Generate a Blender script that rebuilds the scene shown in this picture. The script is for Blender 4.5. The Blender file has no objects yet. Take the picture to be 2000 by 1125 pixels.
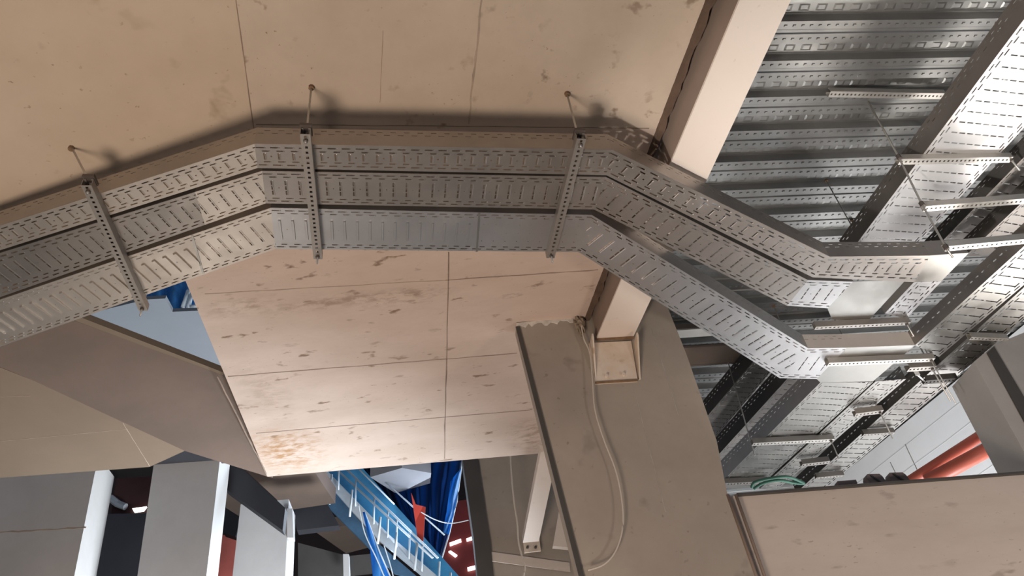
import bpy, bmesh, math, random
from mathutils import Vector, Matrix
random.seed(7)
R = math.radians
# ------------------------------------------------------------------ camera
SC = bpy.context.scene
COL = SC.collection
F = 1480.0
ZV = (752.0, -1180.0)            # where verticals converge in the 2000 x 1125 frame
EYE = 1.6
u_ = Vector((ZV[0]-1000, -(ZV[1]-562.5), -F)).normalized()
v_ = Vector((0, 0, -1.0))
y_ = (v_ - u_*v_.dot(u_)).normalized()
x_ = y_.cross(u_)
M = Matrix((x_, y_, u_))         # camera -> world rotation
cd = bpy.data.cameras.new('camera'); cam = bpy.data.objects.new('camera', cd)
COL.objects.link(cam); SC.camera = cam
cd.sensor_width = 36.0; cd.lens = F/2000*36.0; cd.clip_start = 0.05; cd.clip_end = 200
cam.matrix_world = Matrix.Translation((0, 0, EYE)) @ M.to_4x4()
# ------------------------------------------------------------------ world, view
w = bpy.data.worlds.new('world'); SC.world = w; w.use_nodes = True
bg = w.node_tree.nodes['Background']
bg.inputs[0].default_value = (0.62, 0.72, 0.88, 1); bg.inputs[1].default_value = 0.25
SC.view_settings.view_transform = 'Standard'; SC.view_settings.look = 'None'
SC.view_settings.gamma = 1; SC.view_settings.use_curve_mapping = False
SC.view_settings.exposure = 0.0
# ------------------------------------------------------------------ lights
def area(name, loc, target, size, power, col, size_y=None, spread=180):
    l = bpy.data.lights.new(name, 'AREA'); l.energy = power; l.color = col
    l.size = size; l.spread = R(spread)
    if size_y: l.shape = 'RECTANGLE'; l.size_y = size_y
    o = bpy.data.objects.new(name, l); COL.objects.link(o); o.location = loc
    o.rotation_euler = (Vector(target)-Vector(loc)).to_track_quat('-Z', 'Y').to_euler()
    return o
area('site_floodlight', (-1.5, 0.7, 0.2), (-1.1, 1.5, 4.6), 1.0, 110, (1.0, 0.80, 0.64))
area('slab_fill', (-1.2, 1.5, 0.3), (-0.2, 5.2, 4.6), 0.9, 11, (1.0, 0.78, 0.66), spread=90)  # unseen fill light added to brighten the board-marked slab
area('deck_floodlight', (-0.8, 1.0, 1.2), (3.2, 3.6, 5.5), 0.10, 13, (1.0, 0.94, 0.88), spread=44)
area('white_wall_fill', (2.7, 6.9, 0.9), (4.8, 6.7, 2.9), 2.0, 205, (0.97, 0.98, 1.0), 1.4, spread=140)  # unseen lamp behind the low wall, added to brighten the white wall
area('upper_tray_fill', (4.3, 5.5, 1.6), (2.8, 3.0, 4.93), 1.3, 12, (1.0, 0.95, 0.9), spread=60)  # unseen fill added to brighten the wide upper right tray
area('left_tray_fill', (-3.3, 6.3, 0.3), (-1.5, 2.6, 4.2), 1.6, 3.5, (1.0, 0.90, 0.80), spread=70)  # unseen low fill, added so the left trays reflect brighter
area('daylight_atrium', (1.5, 12.5, 6.5), (-3.0, 6.5, 2.5), 3.5, 620, (0.80, 0.90, 1.0), 3.5)
area('fin_side_fill', (-0.3, 6.45, 1.2), (-3.4, 6.8, 4.0), 0.9, 190, (0.86, 0.93, 1.0), spread=110)  # unseen lamp below the frame, added to whiten the fins' right sides
area('low_wall_fill', (3.4, 1.2, 0.4), (2.6, 4.4, 2.6), 0.6, 22, (1.0, 0.86, 0.76), spread=90)  # unseen light aimed at the low wall
area('upper_slab_fill', (-1.2, 8.5, 5.4), (-3.4, 5.2, 6.8), 1.6, 34, (0.74, 0.85, 1.0))  # added cool fill for the slab in the void, standing in for daylight
# ------------------------------------------------------------------ pixel helpers: a sight line met with a real plane
def ray(px, py):
    return M @ Vector((px-1000, -(py-562.5), -F))
def P(px, py, h):                # h = height above the eye
    r = ray(px, py); r = r*(h/r.z); return Vector((r.x, r.y, h+EYE))
BX = Vector((math.cos(R(8)), math.sin(R(8)), 0)); BY = Vector((-BX.y, BX.x, 0)); UP = Vector((0, 0, 1))
W0 = Vector((0, 3.92, 0)).dot(BY)
def PW(px, py, dep=0.0):         # building wall plane, dep metres behind the pier face
    r = ray(px, py); k = (W0+dep)/r.dot(BY); q = r*k; return q+Vector((0, 0, EYE))
def line_at(a, b, k): return a+(b-a)*k
# ------------------------------------------------------------------ materials
def mat(name, col, rough=0.7, metal=0.0, noise=0.0, nscale=3.0, col2=None, streak=(1, 1, 1), spots=0.0, spotscale=9, spotcol=(0.12, 0.08, 0.05), bump=0.0, blobs=(), rvar=0.0, board=None, coords='Object'):
    m = bpy.data.materials.new(name); m.use_nodes = True
    nt = m.node_tree; N = nt.nodes; Lk = nt.links; b = N['Principled BSDF']
    b.inputs['Roughness'].default_value = rough; b.inputs['Metallic'].default_value = metal
    tc = N.new('ShaderNodeTexCoord'); mp = N.new('ShaderNodeMapping')
    mp.inputs['Scale'].default_value = streak; Lk.new(tc.outputs[coords], mp.inputs[0])
    def mix(fac, a, c):
        x = N.new('ShaderNodeMix'); x.data_type = 'RGBA'
        Lk.new(fac, x.inputs[0])
        if isinstance(a, tuple): x.inputs[6].default_value = (*a, 1)
        else: Lk.new(a, x.inputs[6])
        if isinstance(c, tuple): x.inputs[7].default_value = (*c, 1)
        else: Lk.new(c, x.inputs[7])
        return x.outputs[2]
    def noi(sc, det=6, rough_=0.6, src=None):
        n = N.new('ShaderNodeTexNoise'); n.inputs['Scale'].default_value = sc
        n.inputs['Detail'].default_value = det; n.inputs['Roughness'].default_value = rough_
        Lk.new(src or mp.outputs[0], n.inputs['Vector']); return n.outputs['Fac']
    def rng(s, a, c, lo=0.0, hi=1.0):
        r = N.new('ShaderNodeMapRange'); r.inputs[1].default_value = a; r.inputs[2].default_value = c
        r.inputs[3].default_value = lo; r.inputs[4].default_value = hi; Lk.new(s, r.inputs[0]); return r.outputs[0]
    def mul(a, c):
        x = N.new('ShaderNodeMath'); x.operation = 'MULTIPLY'; Lk.new(a, x.inputs[0])
        if isinstance(c, float): x.inputs[1].default_value = c
        else: Lk.new(c, x.inputs[1])
        return x.outputs[0]
    out = None
    if noise > 0:
        c2 = col2 or tuple(c*(1-noise) for c in col)
        n1 = noi(nscale)
        out = mix(rng(n1, 0.35, 0.68), col, c2)
        n2 = noi(nscale*14, 4)
        out = mix(rng(n2, 0.45, 0.8, 0, noise*0.8), out, tuple(c*0.7 for c in col))
    if spots > 0:
        s1 = noi(spotscale, 3, 0.5); s2 = noi(spotscale*0.22, 2, 0.5)
        f = mul(rng(s1, 0.63, 0.72), rng(s2, 0.40, 0.58))
        out = mix(mul(f, float(spots)), out or col, spotcol)
        s3 = noi(spotscale*5, 2, 0.5)
        f = mul(rng(s3, 0.70, 0.74), rng(s2, 0.38, 0.6))
        out = mix(mul(f, float(spots)), out, spotcol)
    for (pos, rad, bc, st) in blobs:
        g = N.new('ShaderNodeVectorMath'); g.operation = 'SUBTRACT'
        Lk.new(tc.outputs['Object'], g.inputs[0]); g.inputs[1].default_value = pos
        sc = N.new('ShaderNodeVectorMath'); sc.operation = 'DIVIDE'; Lk.new(g.outputs[0], sc.inputs[0]); sc.inputs[1].default_value = rad
        ln = N.new('ShaderNodeVectorMath'); ln.operation = 'LENGTH'; Lk.new(sc.outputs[0], ln.inputs[0])
        f = mul(rng(ln.outputs['Value'], 0.25, 1.0, 1.0, 0.0), rng(noi(11, 5, 0.65), 0.42, 0.62))
        out = mix(mul(f, float(st)), out or col, bc)
    if out is None: b.inputs['Base Color'].default_value = (*col, 1)
    else: Lk.new(out, b.inputs['Base Color'])
    if rvar > 0:
        Lk.new(rng(noi(nscale*1.3, 3), 0.3, 0.7, rough-rvar, rough+rvar), b.inputs['Roughness'])
    if bump > 0:
        bp = N.new('ShaderNodeBump'); bp.inputs['Strength'].default_value = bump; bp.inputs['Distance'].default_value = 0.004
        Lk.new(noi(nscale*10, 5), bp.inputs['Height']); Lk.new(bp.outputs[0], b.inputs['Normal'])
    return m
def emis(name, col, st):
    m = bpy.data.materials.new(name); m.use_nodes = True; b = m.node_tree.nodes['Principled BSDF']
    b.inputs['Base Color'].default_value = (*col, 1); b.inputs['Emission Color'].default_value = (*col, 1); b.inputs['Emission Strength'].default_value = st
    return m
def sheet_mat(name, col, alpha, rough=0.35):
    m = bpy.data.materials.new(name); m.use_nodes = True; nt = m.node_tree; N = nt.nodes; Lk = nt.links
    N.remove(N['Principled BSDF'])
    d = N.new('ShaderNodeBsdfDiffuse'); t = N.new('ShaderNodeBsdfTranslucent'); tr = N.new('ShaderNodeBsdfTransparent')
    g = N.new('ShaderNodeBsdfGlossy'); g.inputs['Roughness'].default_value = rough; g.inputs[0].default_value = (0.6, 0.75, 1, 1)
    d.inputs[0].default_value = (*col, 1); t.inputs[0].default_value = (*col, 1); tr.inputs[0].default_value = (0.35, 0.6, 0.95, 1)
    a = N.new('ShaderNodeMixShader'); a.inputs[0].default_value = 0.55; Lk.new(d.outputs[0], a.inputs[1]); Lk.new(t.outputs[0], a.inputs[2])
    a2 = N.new('ShaderNodeMixShader'); a2.inputs[0].default_value = 0.04; Lk.new(a.outputs[0], a2.inputs[1]); Lk.new(g.outputs[0], a2.inputs[2])
    b = N.new('ShaderNodeMixShader'); Lk.new(tr.outputs[0], b.inputs[1]); Lk.new(a2.outputs[0], b.inputs[2])
    tc = N.new('ShaderNodeTexCoord'); n = N.new('ShaderNodeTexNoise'); n.inputs['Scale'].default_value = 1.7; n.inputs['Detail'].default_value = 5
    Lk.new(tc.outputs['Object'], n.inputs['Vector'])
    r = N.new('ShaderNodeMapRange'); r.inputs[1].default_value = 0.3; r.inputs[2].default_value = 0.7
    r.inputs[3].default_value = max(0, alpha-0.15); r.inputs[4].default_value = min(1, alpha+0.15)
    Lk.new(n.outputs['Fac'], r.inputs[0]); Lk.new(r.outputs[0], b.inputs[0]); Lk.new(b.outputs[0], N['Material Output'].inputs[0])
    return m
rust_at = P(560, 880, 3.0)
stA = [P(470, 600, 3.0), P(640, 590, 3.0), P(780, 580, 3.0), P(1040, 850, 3.0), P(520, 770, 3.0)]
CON = mat('ceiling_concrete', (0.60, 0.505, 0.415), 0.85, noise=0.22, nscale=1.4, col2=(0.50, 0.415, 0.33), spots=0.75, spotscale=12, spotcol=(0.20, 0.13, 0.08), bump=0.15)
CONL = mat('left_soffit_concrete', (0.60, 0.50, 0.40), 0.85, noise=0.16, nscale=1.1, col2=(0.52, 0.42, 0.32), spots=0.6, spotscale=6, spotcol=(0.24, 0.15, 0.08), bump=0.12)
CONB2 = mat('pale_far_soffit', (0.17, 0.17, 0.18), 0.8, noise=0.1)
CONM = mat('board_marked_concrete', (0.60, 0.49, 0.42), 0.85, noise=0.20, nscale=1.6, col2=(0.52, 0.415, 0.345), streak=(1, 2.2, 1), spots=1.0, spotscale=9, spotcol=(0.24, 0.165, 0.115), bump=0.12,
           blobs=[(rust_at, (0.40, 0.42, 1), (0.36, 0.19, 0.07), 0.85), (stA[0], (0.30, 0.12, 1), (0.30, 0.21, 0.15), 0.6), (stA[1], (0.45, 0.08, 1), (0.30, 0.21, 0.15), 0.7), (stA[2], (0.4, 0.10, 1), (0.27, 0.19, 0.13), 0.7), (stA[3], (0.25, 0.35, 1), (0.30, 0.21, 0.14), 0.7), (stA[4], (0.2, 0.5, 1), (0.33, 0.24, 0.17), 0.4)])
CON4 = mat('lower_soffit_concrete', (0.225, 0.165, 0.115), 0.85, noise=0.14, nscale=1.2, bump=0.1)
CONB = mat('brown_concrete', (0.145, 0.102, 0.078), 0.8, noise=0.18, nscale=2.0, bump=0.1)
PIER = mat('pier_concrete', (0.375, 0.33, 0.28), 0.8, noise=0.16, nscale=1.8, col2=(0.31, 0.27, 0.23), spots=0.4, spotscale=5, spotcol=(0.12, 0.1, 0.08), bump=0.08)
WALLR = mat('low_wall_concrete', (0.56, 0.49, 0.43), 0.8, noise=0.13, nscale=1.6, col2=(0.50, 0.43, 0.38), streak=(1, 1, 3), spots=0.4, spotscale=5, bump=0.06)
FIN = mat('fin_concrete', (0.57, 0.565, 0.56), 0.8, noise=0.14, nscale=1.5, bump=0.05)
JOINT = mat('formwork_joint_line', (0.33, 0.25, 0.20), 0.9, noise=0.4, nscale=8)
JOINTL = mat('faint_joint_line', (0.46, 0.37, 0.295), 0.9, noise=0.3, nscale=8)
PALE = mat('pale_crack_line', (0.45, 0.42, 0.38), 0.9, noise=0.3, nscale=8)
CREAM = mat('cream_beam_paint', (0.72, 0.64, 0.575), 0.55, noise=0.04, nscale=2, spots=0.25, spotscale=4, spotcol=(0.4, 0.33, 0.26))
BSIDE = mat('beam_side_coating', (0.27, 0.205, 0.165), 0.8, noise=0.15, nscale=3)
CRUST = mat('mortar_crust', (0.13, 0.085, 0.06), 0.95, noise=0.4, nscale=9, bump=0.6)
PLATEM = mat('cream_plate_rusty', (0.74, 0.66, 0.57), 0.5, noise=0.15, nscale=6, col2=(0.62, 0.50, 0.38), spots=0.7, spotscale=10, spotcol=(0.36, 0.2, 0.07))
RUST = mat('rust_edge', (0.26, 0.16, 0.09), 0.8, noise=0.4, nscale=20)
PLASTER = mat('white_plaster', (0.72, 0.68, 0.62), 0.9, noise=0.3, nscale=14, bump=0.5)
GALV = mat('galvanised_steel', (0.43, 0.395, 0.365), 0.42, 0.92, noise=0.12, nscale=5, rvar=0.06)
GALVB = mat('galvanised_steel_blue', (0.56, 0.55, 0.55), 0.40, 0.92, noise=0.10, nscale=5, rvar=0.05)
GALVS = mat('galvanised_sheet_smooth', (0.40, 0.385, 0.36), 0.36, 0.95, noise=0.08, nscale=4, rvar=0.08)
GALVW = mat('galvanised_steel_warm_lit', (0.66, 0.60, 0.54), 0.42, 0.9, noise=0.1, nscale=5, rvar=0.05)  # lighter warm copy; reflections on the left pieces put into the colour
GALVP = mat('galvanised_flange_lit', (0.66, 0.61, 0.56), 0.6, 0.35, noise=0.08, nscale=5)  # paler copy; light on the lower corner flanges put into the colour
GALVL = mat('galvanised_tray_lit', (0.92, 0.90, 0.88), 0.46, 0.8, noise=0.05, nscale=4, rvar=0.04)  # near-white copy; reflected light on the upper tray put into the colour
DECKM = mat('galvanised_decking', (0.37, 0.365, 0.35), 0.38, 0.82, noise=0.25, nscale=2.2, rvar=0.08)
STRUT = mat('strut_steel', (0.42, 0.39, 0.36), 0.45, 0.8, noise=0.1, nscale=8)
STRUTL = mat('strut_steel_bright', (0.70, 0.67, 0.62), 0.42, 0.8, noise=0.1, nscale=8)
ROD = mat('zinc_rod', (0.62, 0.60, 0.56), 0.4, 0.8)
NUT = mat('dark_nut', (0.13, 0.11, 0.10), 0.5, 0.5)
BLACK = mat('black_steel', (0.025, 0.025, 0.03), 0.6, noise=0.2, nscale=3)
DARKG = mat('dark_grey_steel', (0.07, 0.065, 0.06), 0.6, noise=0.2, nscale=3)
WHITEW = mat('white_wall_paint', (0.78, 0.79, 0.80), 0.8, noise=0.05, nscale=2)
REDP = mat('red_pipe_paint', (0.60, 0.14, 0.09), 0.45, noise=0.12, nscale=3)
REDS = mat('red_board', (0.20, 0.022, 0.02), 0.7, noise=0.3, nscale=1.5)
CABLE = mat('grey_cable_sheath', (0.55, 0.50, 0.44), 0.6)
GREENH = mat('green_hose_rubber', (0.08, 0.22, 0.16), 0.5)
NET = sheet_mat('blue_debris_sheet', (0.007, 0.032, 0.095), 0.40)
NETB = sheet_mat('bright_blue_sheet', (0.05, 0.28, 0.62), 0.90)
NETD = sheet_mat('deep_blue_sheet', (0.003, 0.014, 0.042), 0.85)
TUBE = mat('scaffold_tube', (0.60, 0.68, 0.75), 0.4, 0.3)
BOARD = mat('pale_scaffold_board', (0.72, 0.78, 0.82), 0.8, noise=0.2, nscale=5)
DARKW = mat('far_dark_wall', (0.03, 0.018, 0.018), 0.9, noise=0.3, nscale=0.6)
FLOORM = mat('floor_concrete', (0.34, 0.31, 0.28), 0.85, noise=0.15, nscale=0.8)
BLUEW = mat('pale_blue_paint', (0.27, 0.285, 0.31), 0.8, noise=0.08, nscale=1.5)
LAMPW = emis('lamp_white', (1, 0.98, 0.95), 3.0)
PURP = mat('dark_clip', (0.14, 0.11, 0.11), 0.5, noise=0.2, nscale=9)
# ------------------------------------------------------------------ mesh helpers
def link(name, me, m, parent=None):
    o = bpy.data.objects.new(name, me)
    if m: me.materials.append(m)
    COL.objects.link(o)
    if parent is not None: o.parent = parent; o.matrix_parent_inverse = parent.matrix_world.inverted()
    return o
def emp(name, loc, label, cat, group=None):
    o = bpy.data.objects.new(name, None); COL.objects.link(o); o.location = loc; o.empty_display_size = 0.05
    o.matrix_world = Matrix.Translation(loc)
    return tag(o, label, cat, group)
def tag(o, label, cat, group=None, kind=None):
    o['label'] = label; o['category'] = cat
    if group: o['group'] = group
    if kind: o['kind'] = kind
    return o
def struct(o, label=None):
    o['kind'] = 'structure'
    if label: o['label'] = label
    return o
def bobj(name, bm, m, parent=None, smooth=False):
    bmesh.ops.recalc_face_normals(bm, faces=bm.faces[:])
    me = bpy.data.meshes.new(name); bm.to_mesh(me); bm.free()
    if smooth:
        for p in me.polygons: p.use_smooth = True
    return link(name, me, m, parent)
def prism(bm, pts, off):
    off = Vector(off); n = len(pts)
    a = [bm.verts.new(p) for p in pts]; b = [bm.verts.new(Vector(p)+off) for p in pts]
    bm.faces.new(a); bm.faces.new(b[::-1])
    for i in range(n): bm.faces.new((a[i], b[i], b[(i+1) % n], a[(i+1) % n]))
def bar(bm, a, b, wv, hv):       # box from a to b; wv, hv full width vectors centred
    a, b = Vector(a), Vector(b); wv = Vector(wv)/2; hv = Vector(hv)/2
    prism(bm, [a-wv-hv, a+wv-hv, a+wv+hv, a-wv+hv], b-a)
def tube(bm, pts, r, seg=8):
    pts = [Vector(p) for p in pts]; rings = []
    for i, p in enumerate(pts):
        t = (pts[min(i+1, len(pts)-1)]-pts[max(i-1, 0)]).normalized()
        s = t.cross(UP if abs(t.z) < 0.95 else Vector((1, 0, 0))).normalized(); q = t.cross(s)
        rings.append([bm.verts.new(p+(s*math.cos(k*2*math.pi/seg)+q*math.sin(k*2*math.pi/seg))*r) for k in range(seg)])
    for i in range(len(rings)-1):
        for k in range(seg): bm.faces.new((rings[i][k], rings[i][(k+1) % seg], rings[i+1][(k+1) % seg], rings[i+1][k]))
    bm.faces.new(rings[0]); bm.faces.new(rings[-1][::-1])
def spline(pts, n=8):
    pts = [Vector(p) for p in pts]; o = []
    for i in range(len(pts)-1):
        p0 = pts[max(i-1, 0)]; p1 = pts[i]; p2 = pts[i+1]; p3 = pts[min(i+2, len(pts)-1)]
        for k in range(n):
            t = k/n
            o.append(0.5*((2*p1)+(p2-p0)*t+(2*p0-5*p1+4*p2-p3)*t*t+(3*p1-p0-3*p2+p3)*t**3))
    o.append(pts[-1]); return o
def slab(name, pts, off, m, parent=None):
    bm = bmesh.new(); prism(bm, pts, off); return bobj(name, bm, m, parent)
def groove(name, a, b, wd, m, parent, lift=0.0015, n=None):   # a thin filled joint, standing slightly proud of the face
    a, b = Vector(a), Vector(b); nn = Vector(n) if n else Vector((0, 0, -1))
    s = (b-a).normalized().cross(nn).normalized()
    bm = bmesh.new(); k = 14; left = []; 
    for i in range(k+1):
        p = line_at(a, b, i/k); j = s*(random.uniform(-1, 1)*wd*0.35)
        ww = wd*random.uniform(0.6, 1.2)/2
        left.append([bm.verts.new(p+j-s*ww-nn*0.004), bm.verts.new(p+j-s*ww+nn*lift), bm.verts.new(p+j+s*ww+nn*lift), bm.verts.new(p+j+s*ww-nn*0.004)])
    for i in range(k):
        for q in range(4): bm.faces.new((left[i][q], left[i][(q+1) % 4], left[i+1][(q+1) % 4], left[i+1][q]))
    bm.faces.new(left[0]); bm.faces.new(left[-1][::-1])
    return bobj(name, bm, m, parent)
# perforated sheet -----------------------------------------------------
def perf(P0, d, n, wn, L, w0, w1, pat, ua=None, ub=None, clips=(), phase=0.0):
    pu, Wd, slots, embs = pat
    ua = -0.0 if ua is None else ua; ub = L if ub is None else ub
    us = {round(ua, 5), round(ub, 5)}; vs = {0.0, round(Wd, 5)}
    base = set()
    for (a, b, c, e) in slots: base |= {a, b}; vs |= {round(c, 5), round(e, 5)}
    for (a, b, c, e, dz) in embs:
        k = 0.003
        base |= {a, a+k, b-k, b}; vs |= {round(c, 5), round(c+k, 5), round(e-k, 5), round(e, 5)}
    k0 = int(math.floor((ua-phase)/pu))-1; k1 = int(math.ceil((ub-phase)/pu))+1
    for k in range(k0, k1+1):
        for b in base:
            x = k*pu+b+phase
            if ua < x < ub: us.add(round(x, 5))
    def ded(s):
        s = sorted(s); o = [s[0]]
        for x in s[1:]:
            if x-o[-1] > 0.0004: o.append(x)
        return o
    us = ded(us); vs = ded(vs)
    bm = bmesh.new(); grid = []
    for u in us:
        um = (u-phase) % pu; s = (w0+(w1-w0)*u/L)/Wd; row = []
        for v in vs:
            dz = 0
            for (a, b, c, e, z) in embs:
                if a+0.0029 <= um <= b-0.0029 and c+0.0029 <= v <= e-0.0029: dz = z
            row.append(bm.verts.new(P0+d*u+n*(v*s)+wn*dz))
        grid.append(row)
    for i in range(len(us)-1):
        uc = ((us[i]+us[i+1])/2-phase) % pu
        act = [(c, e) for (a, b, c, e) in slots if a < uc < b]
        for j in range(len(vs)-1):
            vc = (vs[j]+vs[j+1])/2
            if any(c < vc < e for c, e in act): continue
            bm.faces.new((grid[i][j], grid[i+1][j], grid[i+1][j+1], grid[i][j+1]))
    for (co, no) in clips:
        bmesh.ops.bisect_plane(bm, geom=bm.verts[:]+bm.edges[:]+bm.faces[:], plane_co=co, plane_no=no, clear_outer=True)
    loose = [v for v in bm.verts if not v.link_faces]
    bmesh.ops.delete(bm, geom=loose, context='VERTS')
    return bm
def pobj(name, bm, m, parent, th=0.0015):
    o = bobj(name, bm, m, parent)
    s = o.modifiers.new('thickness', 'SOLIDIFY'); s.thickness = th; s.offset = 0
    return o
def rows(W, ins, gap, pu=0.06, n=2, th=0.0065):
    o = []
    for k in range(n):
        for (v) in (ins, W-ins-th): o.append((0.002+k*pu, 0.036+k*pu, v, v+th))
        for (v) in (ins+gap, W-ins-gap-th): o.append((0.026+k*pu, 0.0515+k*pu, v, v+th))
    return o
def nubs(s):
    return [(b+0.0004, b+0.0080, c-0.002, d+0.002, 0.0016) for (a, b, c, d) in s if b-a > 0.02]
def pat_box(W=0.13):
    s = rows(W, 0.015, 0.018); e = nubs(s)
    for k in range(2):
        s.append((0.0285+0.06*k, 0.0345+0.06*k, W*0.36, W*0.64)); e.append((0.0351+0.06*k, 0.0425+0.06*k, W*0.35, W*0.65, 0.0010))
    s.append((0.0575, 0.0645, W*0.475, W*0.525))
    return (0.12, W, s, e)
def pat_cross(W=0.2, v0=0.27, v1=0.73, nd=3, emb=0.0010, slot=True, r=True, pu=0.06, wide=0.010):
    s = rows(W, 0.013, 0.018) if r else []; e = nubs(s)
    for k in range(2):
        c = 0.031+0.06*k
        if slot:
            q = (v1-v0)*W/nd
            for i in range(nd): s.append((c-0.0032, c+0.0032, v0*W+i*q+0.003, v0*W+(i+1)*q-0.003))
        if emb: e.append((c-wide, c+wide, (v0-0.03)*W, (v1+0.03)*W, emb) if not slot else (c+0.0036, c+0.0116, v0*W, v1*W, emb))
    s.append((0.0585, 0.0635, W*0.49, W*0.51))
    return (0.12, W, s, e)
def pat_dots(W=0.28):
    s = rows(W, 0.012, 0.018)
    for k in range(2):
        for v in (0.28, 0.5, 0.72): s.append((0.029+0.06*k, 0.033+0.06*k, W*v, W*v+0.004))
    return (0.12, W, s, [])
def pat_ladder(W=0.5, nd=7, pu=0.075, m0=0.13):
    s = []
    for (v) in (0.015, W-0.021): s.append((0.004, 0.048, v, v+0.009))
    for (v) in (0.036, W-0.042): s.append((0.030, 0.071, v, v+0.009))
    q = W*(1-2*m0)/nd
    for i in range(nd): s.append((0.034, 0.0425, W*m0+i*q+0.007, W*m0+(i+1)*q-0.007))
    return (pu, W, s, [])
PFL = (0.06, 0.11, [(0.004, 0.030, 0.070, 0.074), (0.032, 0.056, 0.090, 0.094)], [])
PFL1 = (0.05, 0.11, [(0.010, 0.034, 0.055, 0.063)], [])
HT = 2.66; FH = 0.11
def tray(near, far, h, pat, m, label, group=None, fl=FH, flp=PFL, farfl=True, name='cable_tray', hn=None, flm=None, clip0=None, clip1=None, nearfl=True):
    """one straight section: near, far = pixel pairs of the two bottom edges"""
    n0, n1 = P(*near[0], h), P(*near[1], h); f0, f1 = P(*far[0], h), P(*far[1], h)
    root = emp(name, n0, label, 'cable tray', group)
    d = (n1-n0); L = d.length; d.normalize()
    n = Vector((-d.y, d.x, 0))
    if n.dot(f0-n0) < 0: n = -n
    fd = (f1-f0).normalized()
    def wid(q):                  # perpendicular distance to far line
        k = (q-f0).dot(d)/fd.dot(d); return abs((f0+fd*k-q).dot(n))
    w0, w1 = wid(n0), wid(n1)
    mid = (n0+n1+f0+f1)/4
    clips = []
    for a, b in ((n0, f0), (n1, f1)):
        no = (b-a).cross(UP).normalized()
        if no.dot(mid-a) > 0: no = -no
        clips.append((a, no))
    ext = 0.45
    bm = perf(n0, d, n, Vector((0, 0, -1)), L, w0, w1, pat, -ext, L+ext, clips)
    pobj('base_plate', bm, m, root)
    if nearfl:
        bm = perf(n0+UP*0.0005, d, UP, -n, L, fl, fl, (flp[0], FH, flp[2], []), 0, L)
        pobj('side_flange', bm, flm or m, root)
        bm = bmesh.new(); bar(bm, n0+UP*fl+n*0.007, n1+UP*fl+n*0.007, n*0.014, UP*0.002); bobj('rolled_lip', bm, flm or m, root)
    if farfl:
        Lf = (f1-f0).length
        bm = perf(f0+UP*0.0005, fd, UP, n, Lf, fl, fl, (flp[0], FH, flp[2], []), 0, Lf)
        pobj('side_flange', bm, flm or m, root)
    return root
# ================================================================== THE SETTING
H = 3.0
Z0 = EYE
slab_floor = slab('floor', [(-14, -6, 0), (14, -6, 0), (14, 18, 0), (-14, 18, 0)], (0, 0, -0.2), FLOORM); struct(slab_floor)
# concrete ceiling: right of the fold
bdir = (P(1270, 300, H)-P(1385, 0, H)).normalized()
Rb = P(1385, 0, H)-bdir*5.0; Rw = P(1170, 545, H); Rw2 = PW(1170, 600, 0.0); 
RwE = P(1385, 0, H)+bdir*((W0-P(1385, 0, H).dot(BY))/bdir.dot(BY))
K1, K2 = P(460, 0, H), P(495, 250, H); kd = (K2-K1).normalized(); Kb = K1-kd*5.0; K3 = K2+kd*0.25
# break between near slab and the board-marked slab along y = 248
B1 = K2.copy(); B2 = P(1285, 252, H)
bm = bmesh.new(); prism(bm, [Kb, Rb, B2, B1], UP*0.35); ceil1 = struct(bobj('ceiling', bm, CON))
void_tl = P(333, 480, H); void_ll = P(140, 560, H)
mid_pts = [B1, B2, RwE, PW(1125, 618, 0.0)*1.0, P(1062, 885, H), P(522, 931, H), P(436, 733, H), P(365, 555, H), void_tl]
mid_pts[3] = P(1125, 618, H)
mid_pts = [B1, B2, RwE, RwE+BX*-0.02+BY*1.6, P(1062, 885, H), P(522, 931, H), P(440, 735, H), P(365, 555, H), void_tl, K3]
bm = bmesh.new(); prism(bm, mid_pts, UP*0.07); ceil2 = struct(bobj('ceiling', bm, CONM))
# left facet, falling gently away from the fold
kn = Vector((-kd.y, kd.x, 0))      # points left (west)
if kn.x > 0: kn = -kn
def fac(p): 
    dd = max(0.0, (p-K1).dot(kn)); q = p.copy(); q.z -= 0.085*dd; return q
lf = [Kb, K3, void_tl, void_ll, P(-260, 700, H), Vector((-6.0, 2.0, H+Z0)), Vector((-6.0, -4.0, H+Z0))]
bm = bmesh.new()
vt = [bm.verts.new(fac(p)) for p in lf]; vb = [bm.verts.new(fac(p)+UP*0.35) for p in lf]
bm.faces.new(vt); bm.faces.new(vb[::-1])
for i in range(len(lf)): bm.faces.new((vt[i], vb[i], vb[(i+1) % len(lf)], vt[(i+1) % len(lf)]))
ceil3 = struct(bobj('ceiling', bm, CONL))
# lower left soffit beyond the brown band, with its faint fold
ll = [P(-300, 600, H), P(62, 742, H), P(362, 880, H), P(292, 912, H), P(-300, 955, H)]
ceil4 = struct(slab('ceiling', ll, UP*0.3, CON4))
# brown inclined band (underside of a raking slab) between the two
hb = 0.13
p0_, p1_, p2_ = P(60, 741, H), P(523, 931, H), P(290, 682, H+hb)
pn_ = (p1_-p0_).cross(p2_-p0_).normalized(); EP = Vector((0, 0, EYE))
def PP(px, py):
    r = ray(px, py); return EP+r*((p0_-EP).dot(pn_)/r.dot(pn_))
br = [PP(60, 741), PP(-200, 634), PP(-140, 545), PP(150, 628), PP(432, 731), PP(443, 742), PP(533, 933), PP(523, 931), PP(362, 881)]
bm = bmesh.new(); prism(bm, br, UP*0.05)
rk = bobj('raking_slab', bm, CONB); tag(rk, 'brown raking concrete slab band crossing diagonally at lower left', 'concrete slab')
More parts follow.
